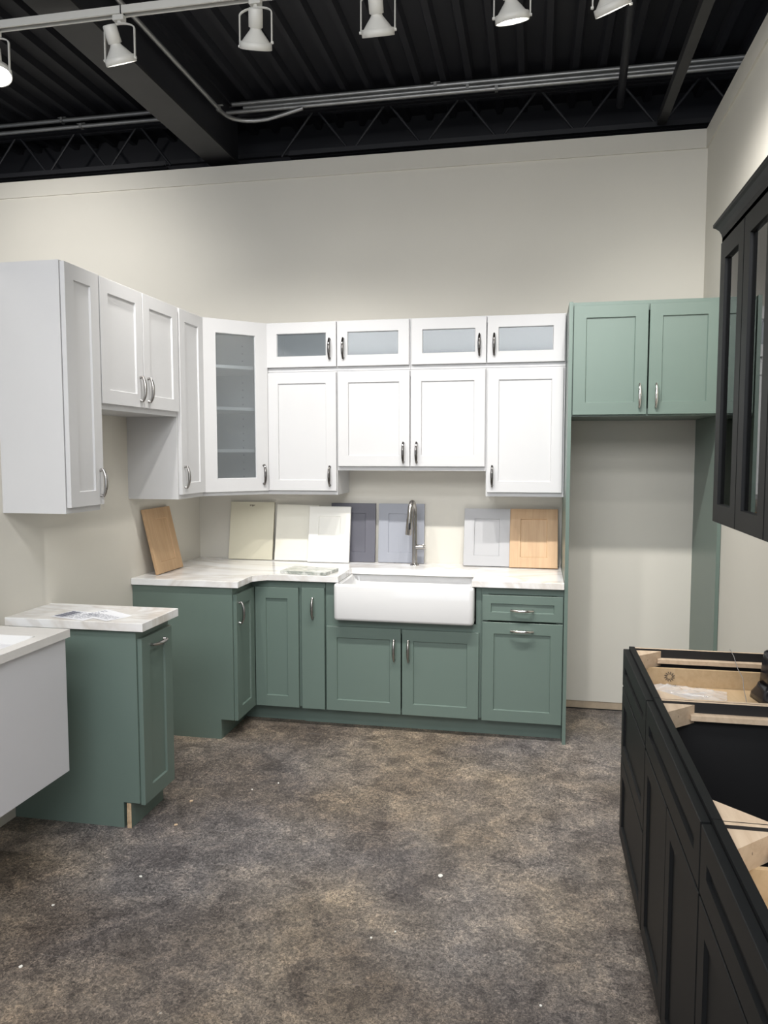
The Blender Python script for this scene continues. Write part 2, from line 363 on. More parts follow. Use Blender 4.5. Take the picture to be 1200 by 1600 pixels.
# ---------------------------------------------------------------- cabinet builder
# local frame: x to the right as seen from the front, front of the box at y = 0, back at y = +depth, z up
def shaker(mb, x0, x1, z0, z1, m, y=-.85, t=.8, stile=2.6, rec=.28, hole=False):
    """one shaker door: frame with eased edges and a recessed panel (or an opening)"""
    e = .06; b = .02 if m is M['black'] else .09
    def ring(d, yy): return [(x0+d, yy, z0+d), (x1-d, yy, z0+d), (x1-d, yy, z1-d), (x0+d, yy, z1-d)]
    rings = [ring(0, y+t), ring(0, y+e), ring(e, y), ring(stile-.04, y), ring(stile+b, y+rec)]
    if hole: rings += [ring(stile+b, y+t), ring(0, y+t)]
    vs = [p for r_ in rings for p in r_]; fs = []
    for i in range(len(rings)-1):
        for k in range(4): fs.append((i*4+k, i*4+(k+1) % 4, (i+1)*4+(k+1) % 4, (i+1)*4+k))
    if not hole: fs.append(tuple(range((len(rings)-1)*4, len(rings)*4))); fs.append((3, 2, 1, 0))
    mb.add(vs, fs, m); return mb
def slab(mb, x0, x1, z0, z1, m, y=-.85, t=.8): return mb.box((x0, y, z0), (x1, y+t, z1), m, bev=.06)
def pull(parent, x, z, L=5.0, horiz=False, y=-.85, mat=None):
    """arched bar pull standing off the door"""
    mat = mat or M['brushed']
    n = 16; pts = []; rs = []
    for i in range(n+1):
        u = -1+2*i/n; out = 1.15*(1-abs(u)**2.6*.55); pts.append((0, -out, u*L/2)); rs.append(.20+.15*(1-u*u))
    mb = MB()
    mtx = Matrix.Translation((x, y, z)) @ (Matrix.Rotation(R(90), 4, 'Y') if horiz else Matrix.Identity(4))
    mb.tube(pts, rs, mat, 10, mtx=mtx)
    for s in (-1, 1):
        mb.tube([(0, 0, s*(L/2-.25)), (0, -.52, s*(L/2-.12))], [.30, .22], mat, 10, mtx=mtx)
    return mb.build('handle', parent)
def door(parent, x0, x1, z0, z1, m, kind='shaker', hx=None, hz=None, horiz=False, name='door', stile=2.6, gl=None, y=-.85, L=5.0, hm=None):
    mb = MB()
    if kind == 'slab': slab(mb, x0, x1, z0, z1, m, y)
    else: shaker(mb, x0, x1, z0, z1, m, y, .8, stile, hole=(kind == 'glass'), rec=.34)
    d = mb.build(name, parent)
    if kind == 'glass':
        MB().box((x0+stile-.05, y+.45, z0+stile-.05), (x1-stile+.05, y+.57, z1-stile+.05), gl or M['glass']).build('glass_pane', d)
    if hx is not None: pull(d, hx, hz, L, horiz, y, hm)
    return d
def frame(mb, w, h, m, sl=1.5, sr=1.5, rt_=1.5, rb=1.5, z0=0, y0=-.02, y1=.7):
    mb.box((-.01, y0, z0-.01), (sl, y1, h+.01), m).box((w-sr, y0, z0-.01), (w+.01, y1, h+.01), m)
    mb.box((sl, y0, z0-.01), (w-sr, y1, z0+rb), m).box((sl, y0, h-rt_), (w-sr, y1, h+.01), m); return mb
def hollow(mb, w, d, h, m, t=.6, z0=0, skip_top=False):
    """open-fronted box with walls t thick, plus a face frame"""
    mb.box((0, 0, z0), (t, d, h), m).box((w-t, 0, z0), (w, d, h), m).box((t, d-.4, z0), (w-t, d, h), m)
    mb.box((t, 0, z0), (w-t, d-.4, z0+t), m)
    if not skip_top: mb.box((t, 0, h-t), (w-t, d-.4, h), m)
    return mb
def wall_cab(label, loc, rot, w, d, h, m, doors, grp, cat='wall cabinet', name='wall_cabinet', glassy=False, top_rev=.25, bot_rev=1.0, depth_reveal=0):
    t = thing(name, label, cat, loc, rot, grp)
    mb = MB(); g = .07
    hollow(mb, w-g, d, h, m)
    # face frame
    frame(mb, w-g, h, m)
    mb.build('carcass', t)
    for dd in doors:
        door(t, dd[0], dd[1], dd[4] if len(dd) > 4 else bot_rev, h-top_rev, m, 'glass' if glassy else 'shaker', dd[2], dd[3], hm=M['dark_refl_metal'] if rot == 0 else None)
    return t
W_ = M['white']; G_ = M['green']; B_ = M['black']
UP = 'white wall cabinets above the counter'
# back wall, 30 in lower row + 12 in glass row. front of boxes at y=-12
wall_cab('white single-door wall cabinet right of the tall glass corner cabinet', (24, -12, 54), 0, 18, 12, 30, W_, [(.5, 17.8, 16.2, 4.6)], UP)
c = wall_cab('short white two-door wall cabinet above the sink', (42, -12, 60), 0, 36, 12, 24, W_, [(.25, 17.9, 16.4, 4.3), (18.1, 35.75, 19.6, 4.3)], UP)
wall_cab('white single-door wall cabinet beside the green fridge panel', (78, -12, 54), 0, 18, 12, 30, W_, [(.3, 17.5, 1.5, 4.8)], UP)
for X, l in ((24, 'left glass-front white top cabinet of two small panes, near corner'), (60, 'right glass-front white top cabinet, beside the green cabinet')):
    wall_cab(l, (X, -12, 84.1), 0, 36, 12, 11.9, W_, [(.3, 17.9, 16.3, 5.2), (18.1, 35.7, 19.7, 5.2)], 'small glass top cabinets', glassy=True, top_rev=.2)
# diagonal corner cabinet
t = thing('corner_wall_cabinet', 'tall white corner cabinet with glass door and four shelf bays', 'corner cabinet', (0, 0, 54), 0)
H = 42; k = .6
P = [(0.05, -.05), (0.05, -23.95), (12, -23.95), (23.95, -12), (23.95, -.05)]
mb = MB(); mb.prism(P, 0, k, W_); mb.prism(P, H-k, H, W_)
mb.box((.05, -23.95, k), (.65, -.05, H-k), W_).box((.65, -.65, k), (23.95, -.05, H-k), W_).box((.65, -23.95, k), (12, -23.35, H-k), W_).box((23.35, -12, k), (23.95, -.65, H-k), W_)
for X in (3.4, 13.2):
    for z in [4+1.9*i for i in range(19)]: mb.tube([(X, -.64, z), (X, -.72, z)], .13, M['hole'], 8)
mb.build('carcass', t)
for z in (10.4, 20.6, 30.6):
    MB().prism([(.7, -.7), (.7, -23.2), (11.6, -23.2), (23.2, -11.6), (23.2, -.7)], z, z+.75, W_).build('shelf', t)
dg = Matrix.Translation((12, -24, 0)) @ Matrix.Rotation(R(45), 4, 'Z')
Ld = math.hypot(12, 12)
mb = MB(); mb.box((0, .0, 0), (1.5, .7, H), W_, mtx=dg).box((Ld-1.5, 0, 0), (Ld, .7, H), W_, mtx=dg).box((1.5, 0, 0), (Ld-1.5, .7, 1.3), W_, mtx=dg).box((1.5, 0, H-1.3), (Ld-1.5, .7, H), W_, mtx=dg)
mb.build('face_frame', t)
mb = MB(); d0 = MB(); shaker(d0, .25, Ld-.2, .9, H-.2, W_, -.85, .8, 3.2, .34, True)
mb.add(d0.v, d0.f, W_, False, dg); dd = mb.build('door', t)
mb = MB(); mb.box((3.15, -.4, 3.9), (Ld-3.1, -.28, H-3.2), M['cglass'], mtx=dg); mb.build('glass_pane', dd)
hh = pull(dd, 0, 0, mat=M['dark_refl_metal'])
hm_ = Matrix.Translation(Vector((12, -24, 0))*S) @ Matrix.Rotation(R(45), 4, 'Z') @ Matrix.Translation(Vector((Ld-1.6, 0, 4.9))*S)
hh.data.transform(hm_)
# left wall run (fronts face +x): local x runs towards the back wall
LR = R(90)
wall_cab('narrow white wall cabinet between hood cabinet and glass corner cabinet', (12, -37, 54), LR, 13, 12, 42, W_, [(.5, 12.6, 1.7, 4.9)], UP)
wall_cab('short white two-door wall cabinet bridging the open gap on the left wall', (12, -68, 72.2), LR, 31, 12, 23.8, W_, [(.3, 15.3, 13.9, 4.6), (15.6, 30.7, 17.0, 4.6)], UP)
t = thing('wall_cabinet', 'tall white wall cabinet at the left edge with its side panel showing', 'wall cabinet', (12, -78.5, 54), LR, UP)
mb = MB(); hollow(mb, 10.4, 12, 42, W_); frame(mb, 10.4, 42, W_)
mb.build('carcass', t)
door(t, .2, 10.3, 1.0, 41.8, W_, 'shaker', 9.2, 4.9, y=-.92)

# green fridge surround
t = thing('refrigerator_panel', 'tall sage green end panel between the worktop and fridge alcove', 'end panel', (96.05, -25.1, 0))
MB().box((0, 0, 0), (.75, 25.05, 96), G_).build('panel', t)
MB().box((-.01, -.05, 0), (.76, 0, 96), G_).build('edge_band', t)
t = thing('refrigerator_panel', 'tall sage green end panel against the right wall', 'end panel', (126.75, -25.1, 0))
MB().box((0, 0, 0), (.75, 25.05, 96), G_).build('panel', t)
MB().box((-.01, -.05, 0), (.76, 0, 96), G_).build('edge_band', t)
t = thing('wall_cabinet', 'deep sage green two-door cabinet over the empty fridge alcove', 'wall cabinet', (96.85, -24, 72), 0)
mb = MB(); hollow(mb, 29.82, 23.9, 24, G_); frame(mb, 29.82, 24, G_, rt_=2)
mb.build('carcass', t)
door(t, .2, 15.3, .3, 23.2, G_, 'shaker', 13.8, 4.2, hm=M['chrome']); door(t, 15.6, 29.6, .3, 23.2, G_, 'shaker', 17.1, 4.2, hm=M['chrome'])

# ---------------------------------------------------------------- base cabinets
def base_box(mb, w, m, h=34.5, d=24, toe=3.0, g=.07):
    mb.box((0, toe, 0), (.75, d, 4.5), m).box((w-g-.75, toe, 0), (w-g, d, 4.5), m).box((.75, toe, 0), (w-g-.75, toe+.5, 4.5), m)
    mb.box((0, 0, 4.5), (.75, d, h), m).box((w-g-.75, 0, 4.5), (w-g, d, h), m).box((.75, d-.5, 4.5), (w-g-.75, d, h), m).box((.75, 0, 4.5), (w-g-.75, d-.5, 5.2), m)
    frame(mb, w-g, h, m, rt_=1.6, z0=4.5, y0=-.02, y1=.75)
    return mb
LO = 'sage green base cabinets'
# lazy susan
t = thing('corner_base_cabinet', 'L-shaped sage green corner base cabinet with folding doors', 'corner cabinet', (0, 0, 0))
L6 = [(.05, -.05), (.05, -36.4), (24, -36.4), (24, -24), (36, -24), (36, -.05)]
mb = MB(); mb.box((.05, -36.4, 4.5), (24, -35.7, 34.5), G_).box((.05, -36.4, 0), (21, -35.7, 4.5), G_)
mb.box((35.3, -24, 4.5), (36, -.1, 34.5), G_).box((.05, -35.7, 4.5), (.65, -.1, 34.5), G_).box((.65, -.7, 4.5), (35.3, -.1, 34.5), G_)
mb.box((23.3, -36.41, 4.49), (24.02, -34.9, 34.51), G_).box((23.3, -34.9, 32.7), (24, -24, 34.5), G_).box((23.3, -24, 32.7), (35.3, -23.3, 34.5), G_)
mb.prism([(.7, -.7), (.7, -35.6), (23.9, -35.6), (23.9, -24), (35.3, -24), (35.3, -.7)], 4.6, 5.2, G_)
mb.build('carcass', t)
MB().box((21.02, -36.38, 0), (20.5, -21, 4.49), G_).box((20.5, -21, 0), (36, -20.5, 4.5), G_).build('toe_kick', t)
d2 = door(t, 24.95, 35.6, 4.3, 32.9, G_, 'shaker', y=-24.85, stile=2.7)
# door on the +x face
mb = MB(); d0 = MB(); shaker(d0, 0, 11.1, 4.3, 32.9, G_, -.85, .8, 2.7, .34)
mt = Matrix.Translation((24, -35.9, 0)) @ Matrix.Rotation(R(90), 4, 'Z'); mb.add(d0.v, d0.f, G_, False, mt); d3 = mb.build('door', t)
hh = pull(d3, 0, 0); hh.data.transform(Matrix.Translation(Vector((24, -35.9, 0))*S) @ Matrix.Rotation(R(90), 4, 'Z') @ Matrix.Translation(Vector((1.4, 0, 28.6))*S))
def base_cab(label, loc, rot, w, m, grp=LO, name='base_cabinet'):
    t = thing(name, label, 'base cabinet', loc, rot, grp)
    base_box(MB(), w, m).build('carcass', t); return t
t = base_cab('narrow sage green pull-out cabinet beside the corner cabinet', (36.08, -24.1, 0), 0, 5.95, G_)
door(t, .35, 5.85, 4.3, 33.0, G_, 'slab', 3.1, 28.3)
t = thing('base_cabinet', 'sage green two-door sink cabinet under the white apron sink', 'base cabinet', (42.1, -24.08, 0), 0, LO)
mb = MB(); w_ = 35.9
mb.box((0, 3, 0), (.75, 24, 4.5), G_).box((w_-.75, 3, 0), (w_, 24, 4.5), G_).box((.75, 3, 0), (w_-.75, 3.5, 4.5), G_)
mb.box((0, 0, 4.5), (.75, 24, 34.4), G_).box((w_-.75, 0, 4.5), (w_, 24, 34.4), G_).box((.75, 23.5, 4.5), (w_-.75, 24, 34.4), G_).box((.75, 0, 4.5), (w_-.75, 23.5, 5.2), G_)
mb.box((2.2, -.02, 23), (w_-1.1, .75, 25.8), G_).box((-.01, -.02, 4.49), (2.2, .75, 34.41), G_).box((w_-1.1, -.02, 4.49), (w_, .75, 34.41), G_)
mb.build('carcass', t)
door(t, .2, 17.8, 4.3, 24.2, G_, 'shaker', 16.3, 19.3); door(t, 18.1, 35.5, 4.3, 24.1, G_, 'shaker', 19.6, 19.3)
t = base_cab('sage green cabinet with one drawer above one door, next to the fridge alcove', (78.05, -24, 0), 0, 18, G_)
door(t, .3, 17.8, 27.1, 32.8, G_, 'shaker', 9.0, 29.6, True, 'drawer', 1.9, hm=M['chrome']); door(t, .3, 17.8, 4.2, 26.7, G_, 'shaker', 9.0, 25.0, True, hm=M['chrome'])
tag(MB().box((36.1, -21.45, 0), (96, -21.14, 4.3), G_).build('toe_board'), 'long sage green toe board under the sink run', 'toe board')
# small cabinet beside the range gap
t = base_cab('narrow freestanding sage green base cabinet in front of the left wall', (24, -78.2, 0), LR, 11.6, G_)
door(t, .4, 11.3, 4.1, 33.0, G_, 'shaker', 5.9, 31.3, True, stile=2.7)
MB().box((-.02, 1.6, 0), (11.4, 2.4, 4.4), G_).build('toe_kick', t)
MB().box((-.05, 1.6, 0), (.0, 2.4, 4.4), M['ply']).build('raw_edge', t)['label'] = 'raw plywood end of the toe kick'

# ---------------------------------------------------------------- worktops, sink, tap
def bevel_obj(o, wdt=.08, seg=2):
    md = o.modifiers.new('bevel', 'BEVEL'); md.width = wdt*S; md.segments = seg; md.limit_method = 'ANGLE'; md.angle_limit = R(50); return o
mb = MB().prism([(.05, -.05), (.05, -37.0), (25.6, -37.0), (25.6, -28.2), (28.4, -25.6), (45.4, -25.6), (45.4, -12.2), (76.0, -12.2), (76.0, -25.6), (96.0, -25.6), (96.0, -.05)], 34.55, 36, M['quartz'])
tag(bevel_obj(mb.build('worktop')), 'L-shaped white marble worktop with sink cut-out', 'worktop')
mb = MB().prism([(.05, -79.3), (25.9, -79.3), (25.9, -66.2), (.05, -66.2)], 34.55, 36, M['quartz'])
tag(bevel_obj(mb.build('worktop')), 'small white marble worktop on the freestanding green cabinet', 'worktop')
# apron sink
t = thing('farmhouse_sink', 'white apron-front ceramic sink set into the worktop', 'sink', (44.6, -27.2, 26.1))
bm = bmesh.new()
def rr(x0, x1, y0, y1, r, z, n=5):
    pts = []
    for cx, cy, a0 in ((x1-r, y1-r, 0), (x0+r, y1-r, 90), (x0+r, y0+r, 180), (x1-r, y0+r, 270)):
        for i in range(n+1): an = R(a0+90*i/n); pts.append((cx+r*math.cos(an), cy+r*math.sin(an), z))
    return pts
Wd, Dp, Ht = 32.0, 17.4, 8.4
rings = [rr(.5, Wd-.5, .5, Dp-.5, .8, 0), rr(.12, Wd-.12, .12, Dp-.1, 1.0, .15), rr(0, Wd, 0, Dp, 1.1, .6), rr(0, Wd, 0, Dp, 1.1, Ht-.6), rr(.15, Wd-.15, .15, Dp-.1, 1.0, Ht-.15), rr(.6, Wd-.6, .6, Dp-.4, .9, Ht),
         rr(1.0, Wd-1.0, 1.0, Dp-.8, 1.0, Ht-.05), rr(1.3, Wd-1.3, 1.3, Dp-1.1, 1.2, Ht-.5), rr(1.6, Wd-1.6, 1.6, Dp-1.4, 1.5, 2.2), rr(2.4, Wd-2.4, 2.4, Dp-2.2, 2, 1.3)]
N = len(rings[0]); mb = MB(); vs = [p for q in rings for p in q]
fs = [(i*N+k, i*N+(k+1) % N, (i+1)*N+(k+1) % N, (i+1)*N+k) for i in range(len(rings)-1) for k in range(N)]
fs += [list(range(N))[::-1], list(range(len(vs)-N, len(vs)))]
mb.add(vs, fs, M['ceramic'], True); mb.build('basin', t)
MB().lathe([(0, 1.42), (1.5, 1.42), (1.8, 1.34)], M['chrome'], 24, Matrix.Translation((16, 9, 0))).build('drain', t)
# pull-down tap
t = thing('kitchen_faucet', 'tall brushed steel gooseneck faucet behind the sink', 'faucet', (59.9, -4.6, 36))
MB().lathe([(0, 0), (1.15, 0), (1.15, .12), (1.0, .25), (.72, .35), (.72, .6)], M['brushed'], 28).build('base_flange', t)
pts = [(0, 0, .3), (0, 0, 12.6)]
for i in range(1, 15):
    an = math.pi*i/14; pts.append((-.35*(1-math.cos(an)), -3.6*(1-math.cos(an))/1.0*.5*2*.5, 12.6+3.4*math.sin(an)))
MB().tube(pts, [.68]+[.60]*(len(pts)-1), M['brushed'], 18).build('spout', t)
e = Vector(pts[-1]); MB().tube([e, e+Vector((-.05, -.02, -.6))], [.62, .66], M['brushed'], 18).tube([e+Vector((-.05, -.02, -.62)), e+Vector((-.3, -.1, -4.4)), e+Vector((-.32, -.1, -4.6))], [.70, .80, .72], M['brushed'], 18).build('spray_head', t)
MB().box((e.x-.1, e.y-.86, e.z-3.2), (e.x+.35, e.y-.7, e.z-1.6), M['plastic'], bev=.05).build('spray_button', t)
MB().tube([(.3, 0, 4.6), (2.2, 0, 4.6)], .62, M['brushed'], 18).tube([(2.25, 0, 4.6), (2.7, 0, 4.65)], .58, M['brushed'], 18).build('valve_body', t)
MB().tube([(2.45, -.3, 4.7), (2.55, -2.6, 5.6)], [.22, .16], M['brushed'], 10).build('lever', t)

# ---------------------------------------------------------------- door samples leaning on the splashback
def sample(label, cx, foot_y, w, h, m, kind, grp='sample cabinet doors', turn=0, wx=None, z=36.0, stile=2.6, gap=0):
    """foot on the worktop at foot_y, top edge resting on the wall"""
    t = thing('sample_door', label, 'sample door', (0, 0, 0), 0, grp)
    a = math.asin(min(.9, (abs(foot_y)-.85-gap)/h)); z += .75*math.sin(a)+.02
    T = Matrix.Translation((cx, foot_y, z+.02)) @ Matrix.Rotation(turn, 4, 'Z') @ Matrix.Rotation(-a, 4, 'X')
    if wx is not None:      # leaning on the left wall
        T = Matrix.Translation((wx, cx, z+.02)) @ Matrix.Rotation(R(90)+turn, 4, 'Z') @ Matrix.Rotation(-a, 4, 'X')
    t.matrix_world = Matrix.Translation(T.translation*S) @ T.to_3x3().to_4x4()
    d0 = MB()
    if kind == 'slab': slab(d0, -w/2, w/2, 0, h, m, 0, .75)
    else: shaker(d0, -w/2, w/2, 0, h, m, 0, .75, stile, .24)
    d0.build('door_panel', t)
    return t
t = sample('plain cream slab sample with a small mark at its top, left of the others', 15.6, -3.4, 12.2, 15.3, M['cream'], 'slab')
mk = MB()
for i in range(5): mk.box((-.7+i*.3, -.03, 14.15+.12*math.sin(i*2)), (-.52+i*.3, .01, 14.55), M['mark'])
mk.build('printed_mark', t)
sample('plain ivory slab sample tucked behind the off-white shaker sample', 28.2, -3.9, 11.4, 14.8, M['ivory'], 'slab')
sample('off-white shaker sample leaning in front of the dark grey one', 37.4, -5.2, 11.0, 14.5, M['offw'], 'shaker', gap=1.6)
sample('dark charcoal grey shaker sample, partly hidden', 43.2, -2.2, 11.8, 15.2, M['dgrey'], 'shaker')
sample('mid grey shaker sample behind the faucet', 55.9, -2.0, 11.9, 15.2, M['mgrey'], 'shaker')
sample('light grey shaker sample left of the birch one', 77.8, -4.4, 11.4, 14.5, M['lgrey'], 'shaker')
sample('natural birch shaker sample at the right end of the worktop', 89.3, -5.4, 11.6, 14.8, M['birch'], 'shaker')
sample('natural birch shaker sample leaning alone on the left wall', -25.6, -4.3, 12.8, 15.4, M['birch'], 'shaker', wx=4.3)

# loose things on the worktops
t = thing('marble_sample', 'grey-veined polished stone sample slab lying left of the sink', 'stone sample', (37.2, -21.2, 36.02), R(-8))
mb = MB().box((-5.8, -3.6, 0), (5.8, 4.2, .75), M['tile'], bev=.08); mb.build('slab', t)
for i, (X, Y, rz, l) in enumerate(((11.8, -75.6, -.25, 'printed white leaflet lying left on the small marble worktop'), (16.6, -74.6, -.45, 'folded white price sheet lying right on the small marble worktop'))):
    t = thing('leaflet', l, 'leaflet', (X, Y, 36.02+.02*i), rz, 'papers on the small worktop')
    mb = MB(); n = 8
    vs = [(x_*8-4, y_*5.4-2.7, .02+.10*math.sin(x_*3+i)*y_) for y_ in (0, .5, 1) for x_ in [q/n for q in range(n+1)]]
    fs = [(r_*(n+1)+q, r_*(n+1)+q+1, (r_+1)*(n+1)+q+1, (r_+1)*(n+1)+q) for r_ in range(2) for q in range(n)]
    mb.add(vs, fs, M['paper']); 
    mb.build('sheet', t)
    mk = MB(); random.seed(i+3)
    for rr_ in range(7):
        y_ = -1.9+.6*rr_; xx = -3.4
        while xx < 3.0:
            L_ = random.uniform(.4, 1.3)
            if i == 0 and xx < -1.6: mk.box((xx, y_-.2, .13), (xx+.9, y_+.2, .14), M['ink']); xx += 1.1; continue
            mk.box((xx, y_-.06, .13), (xx+L_, y_+.06, .14), M['ink']); xx += L_+.3
            if i and rr_ > 3: break
    mk.build('printing', t)

# ---------------------------------------------------------------- white wall-hung vanity
t = thing('vanity', 'wall-hung white vanity with stone top, cut off at the left edge', 'vanity', (0, -87, 13.4))
MB().box((.05, 0, 0), (16.0, -42, 21.7), M['vanity']).build('body', t)
MB().box((16.0, 0, 0), (16.8, -42, 21.6), M['vanity'], bev=.05).build('front_panel', t)
vt = MB()
vt.box((.05, .4, 21.75), (3.2, -42.5, 23.0), M['vtop']).box((15.2, .4, 21.75), (17.4, -42.5, 23.0), M['vtop']).box((3.2, .4, 21.75), (15.2, -5, 23.0), M['vtop']).box((3.2, -37, 21.75), (15.2, -42.5, 23.0), M['vtop'])
vt.build('countertop', t)
bs_ = MB(); rg = [rr(3.2, 15.2, -37, -5, 1.0, 23.0), rr(3.4, 15.0, -36.8, -5.2, 1.0, 22.8), rr(4.0, 14.2, -36, -6.2, 1.5, 20.5), rr(5.5, 12.5, -34, -8, 2, 19.8)]
N = len(rg[0]); vs = [p for q in rg for p in q]; fs = [(i*N+k, i*N+(k+1) % N, (i+1)*N+(k+1) % N, (i+1)*N+k) for i in range(3) for k in range(N)]+[list(range(3*N, 4*N))]
bs_.add(vs, fs, M['ceramic'], True); bs_.build('basin', t)

# ---------------------------------------------------------------- black base run on the right (open tops)
RR = R(-90)
FX = 104.05
def open_base(label, ynear_far, w, fronts, drawer_boxes=()):
    t = thing('base_cabinet', label, 'base cabinet', (FX, ynear_far, 0), RR, 'black topless base cabinets')
    d = 23.4; I = M['blackin']; k = .55; Wd_ = M['pine']
    mb = MB()
    mb.box((0, 3, 0), (k, d, 4.5), B_).box((w-k, 3, 0), (w, d, 4.5), B_).box((k, 3, 0), (w-k, 3.5, 4.5), B_)
    mb.box((.02, .8, 4.5), (k, d, 34.4), I, top=Wd_).box((w-k, .8, 4.5), (w-.02, d, 34.4), I, top=Wd_).box((k, d-.4, 4.5), (w-k, d, 34.4), I, top=Wd_).box((k, .8, 4.5), (w-k, d-.4, 5.1), I)
    mb.build('carcass', t)
    mb = MB(); mb.box((0, 0, 4.5), (1.5, .8, 34.5), B_).box((w-1.5, 0, 4.5), (w, .8, 34.5), B_).box((1.5, 0, 33), (w-1.5, .8, 34.5), B_).box((1.5, 0, 4.5), (w-1.5, .8, 6), B_)
    mb.build('face_frame', t)
    for s, x0 in ((1, k), (-1, w-k)):
        MB().box((x0, 4.0, 32.5), (x0+s*1.2, d-.5, 33.1), M['pine']).build('wood_cleat', t)
        # corner block in the front corners
        if s == 1:
            blk = MB().prism([(x0+.02, .82), (x0+3.5, .82), (x0+.02+.0, 4.6)] if s == 1 else [(x0-.02, .82), (x0-.02, 5.2), (x0-4.2, .82)], 31.9, 34.1, M['pine'])
            b_ = blk.build('corner_block', t)
            mk = MB().tube([(x0+1.95, 2.5, 33.2), (x0+1.8, 2.35, 33.2)], .16, M['mark'], 10); mk.build('screw_hole', b_)
        else:
            MB().prism([(x0-.02, .82), (x0-.02, 5.2), (x0-4.2, .82)], 31.9, 34.1, M['pine']).build('corner_block', t)
    for f in fronts:
        door(t, *f[:4], B_, 'shaker', name=f[4], stile=2.3)
    for (x0, x1, z0, z1) in drawer_boxes:
        bx = MB(); m = M['drawerwood']
        bx.box((x0, 1.2, z0), (x0+.55, d-.9, z1), m).box((x1-.55, 1.2, z0), (x1, d-.9, z1), m).box((x0+.55, d-1.5, z0), (x1-.55, d-.9, z1), m).box((x0+.55, 1.2, z0), (x1-.55, 1.75, z1), m).box((x0+.5, 1.3, z0+.4), (x1-.5, d-1.2, z0+.75), m)
        bx.build('drawer_box', t)
    return t
u1 = open_base('black three-drawer base cabinet at the far end of the run', -73.3, 25.3, [(.15, 25.15, 28.5, 34.1, 'drawer'), (.15, 25.15, 17.4, 28.2, 'drawer'), (.15, 25.15, 4.6, 17.1, 'drawer')], [(1.9, 23.4, 28.6, 32.0)])
# small round wood-stamp in the drawer
mk = MB(); cx_, cy_, cz_ = 2.52, 5.6, 30.8
for i in range(12):
    an = 2*math.pi*i/12; mk.tube([(cx_, cy_+.35*math.cos(an), cz_+.35*math.sin(an)), (cx_, cy_+.75*math.cos(an+.3), cz_+.75*math.sin(an+.3))], .06, M['mark'], 6)
for i in range(9): mk.box((cx_-.04, cy_-1.6+.3*i, cz_-1.45), (cx_+.04, cy_-1.45+.3*i, cz_-1.25), M['mark'])
mk.build('wood_stamp', u1)
u2 = open_base('black sink base cabinet with empty dark interior, middle of the run', -98.7, 31.6, [(.15, 31.45, 28.3, 34.1, 'drawer_front'), (.15, 15.7, 4.6, 28.0, 'door'), (15.9, 31.45, 4.6, 28.0, 'door')])
u3 = open_base('black base cabinet nearest the camera, timber block in its open top', -130.4, 30, [(.15, 29.85, 28.3, 34.1, 'drawer'), (.15, 14.9, 4.6, 28.0, 'door'), (15.1, 29.85, 4.6, 28.0, 'door')], [(1.9, 28.1, 27.6, 31.9)])
# timber brace across the near end of the middle cabinet
MB().prism([(31.0, .9), (31.0, 14), (26.3, .9)], 29.6, 30.3, M['pine']).build('wood_brace', u2)
# plastic bag of fixings
bm_ = MB(); n = 22; vs = []
for j in range(n+1):
    for i in range(n+1):
        x_, y_ = i/n, j/n; e_ = min(x_, 1-x_, y_, 1-y_)*4; e_ = min(1, e_)
        z_ = .25+e_*.8*(.5+.9*noise.noise(Vector((x_*5, y_*5, 3)))+.5*noise.noise(Vector((x_*13, y_*13, 1))))
        vs.append((x_*11-5.5+.4*noise.noise(Vector((0, y_*4, 5))), y_*6-3+.5*noise.noise(Vector((x_*4, 0, 9))), max(.05, z_)))
fs = [(j*(n+1)+i, j*(n+1)+i+1, (j+1)*(n+1)+i+1, (j+1)*(n+1)+i) for j in range(n) for i in range(n)]
bm_.add(vs, fs, M['bag'], True)
t = thing('plastic_bag', 'crumpled clear plastic bag of fixings in the open black drawer', 'plastic bag', (111.2, -79.8, 29.36), R(-12))
bm_.build('film', t)
fx = MB()
for i in range(9): fx.tube([(random.uniform(-3, 3), random.uniform(-1.5, 1.5), .25), (random.uniform(-3, 3), random.uniform(-1.5, 1.5), .35)], .08, M['brushed'], 6)
fx.build('screws', t)
# black plastic stand with its lead
t = thing('plastic_stand', 'glossy black plastic stand with flared foot in the far black cabinet', 'stand', (123.2, -80.2, 29.36), R(10))
def rrs(w, d, z, r=.6): return rr(-w/2, w/2, -d/2, d/2, r, z, 4)
rg = [rrs(5.6, 5.6, 0, 1.2), rrs(5.4, 5.4, .8, 1.2), rrs(4.4, 4.4, 1.7, 1.1), rrs(4.0, 4.0, 2.3, 1.0)]
def loft(rg, m):
    N = len(rg[0]); q = MB(); vs = [p for r_ in rg for p in r_]
    q.add(vs, [(i*N+k, i*N+(k+1) % N, (i+1)*N+(k+1) % N, (i+1)*N+k) for i in range(len(rg)-1) for k in range(N)]+[list(range(N))[::-1], list(range(len(vs)-N, len(vs)))], m, True); return q
loft(rg, M['plastic']).build('foot', t)
loft([rrs(3.7, 3.7, 2.2, .9), rrs(3.5, 3.5, 4, .9), rrs(3.1, 3.1, 6.2, .8), rrs(2.9, 2.9, 6.8, .7), rrs(2.3, 2.3, 7.05, .5)], M['plastic']).build('body', t)
tag(MB().tube([(118.6, -72.9, 34.6), (118.6, -73.6, 34.7), (118.7, -75.2, 34.2), (118.7, -77.6, 33.0), (119.1, -79.0, 32.0), (118.9, -80.3, 31.0), (118.5, -83.6, 30.0), (118.6, -86, 29.45)], .045, M['wire'], 8).build('cable'), 'thin grey wire hanging over the far black cabinet edge', 'wire')

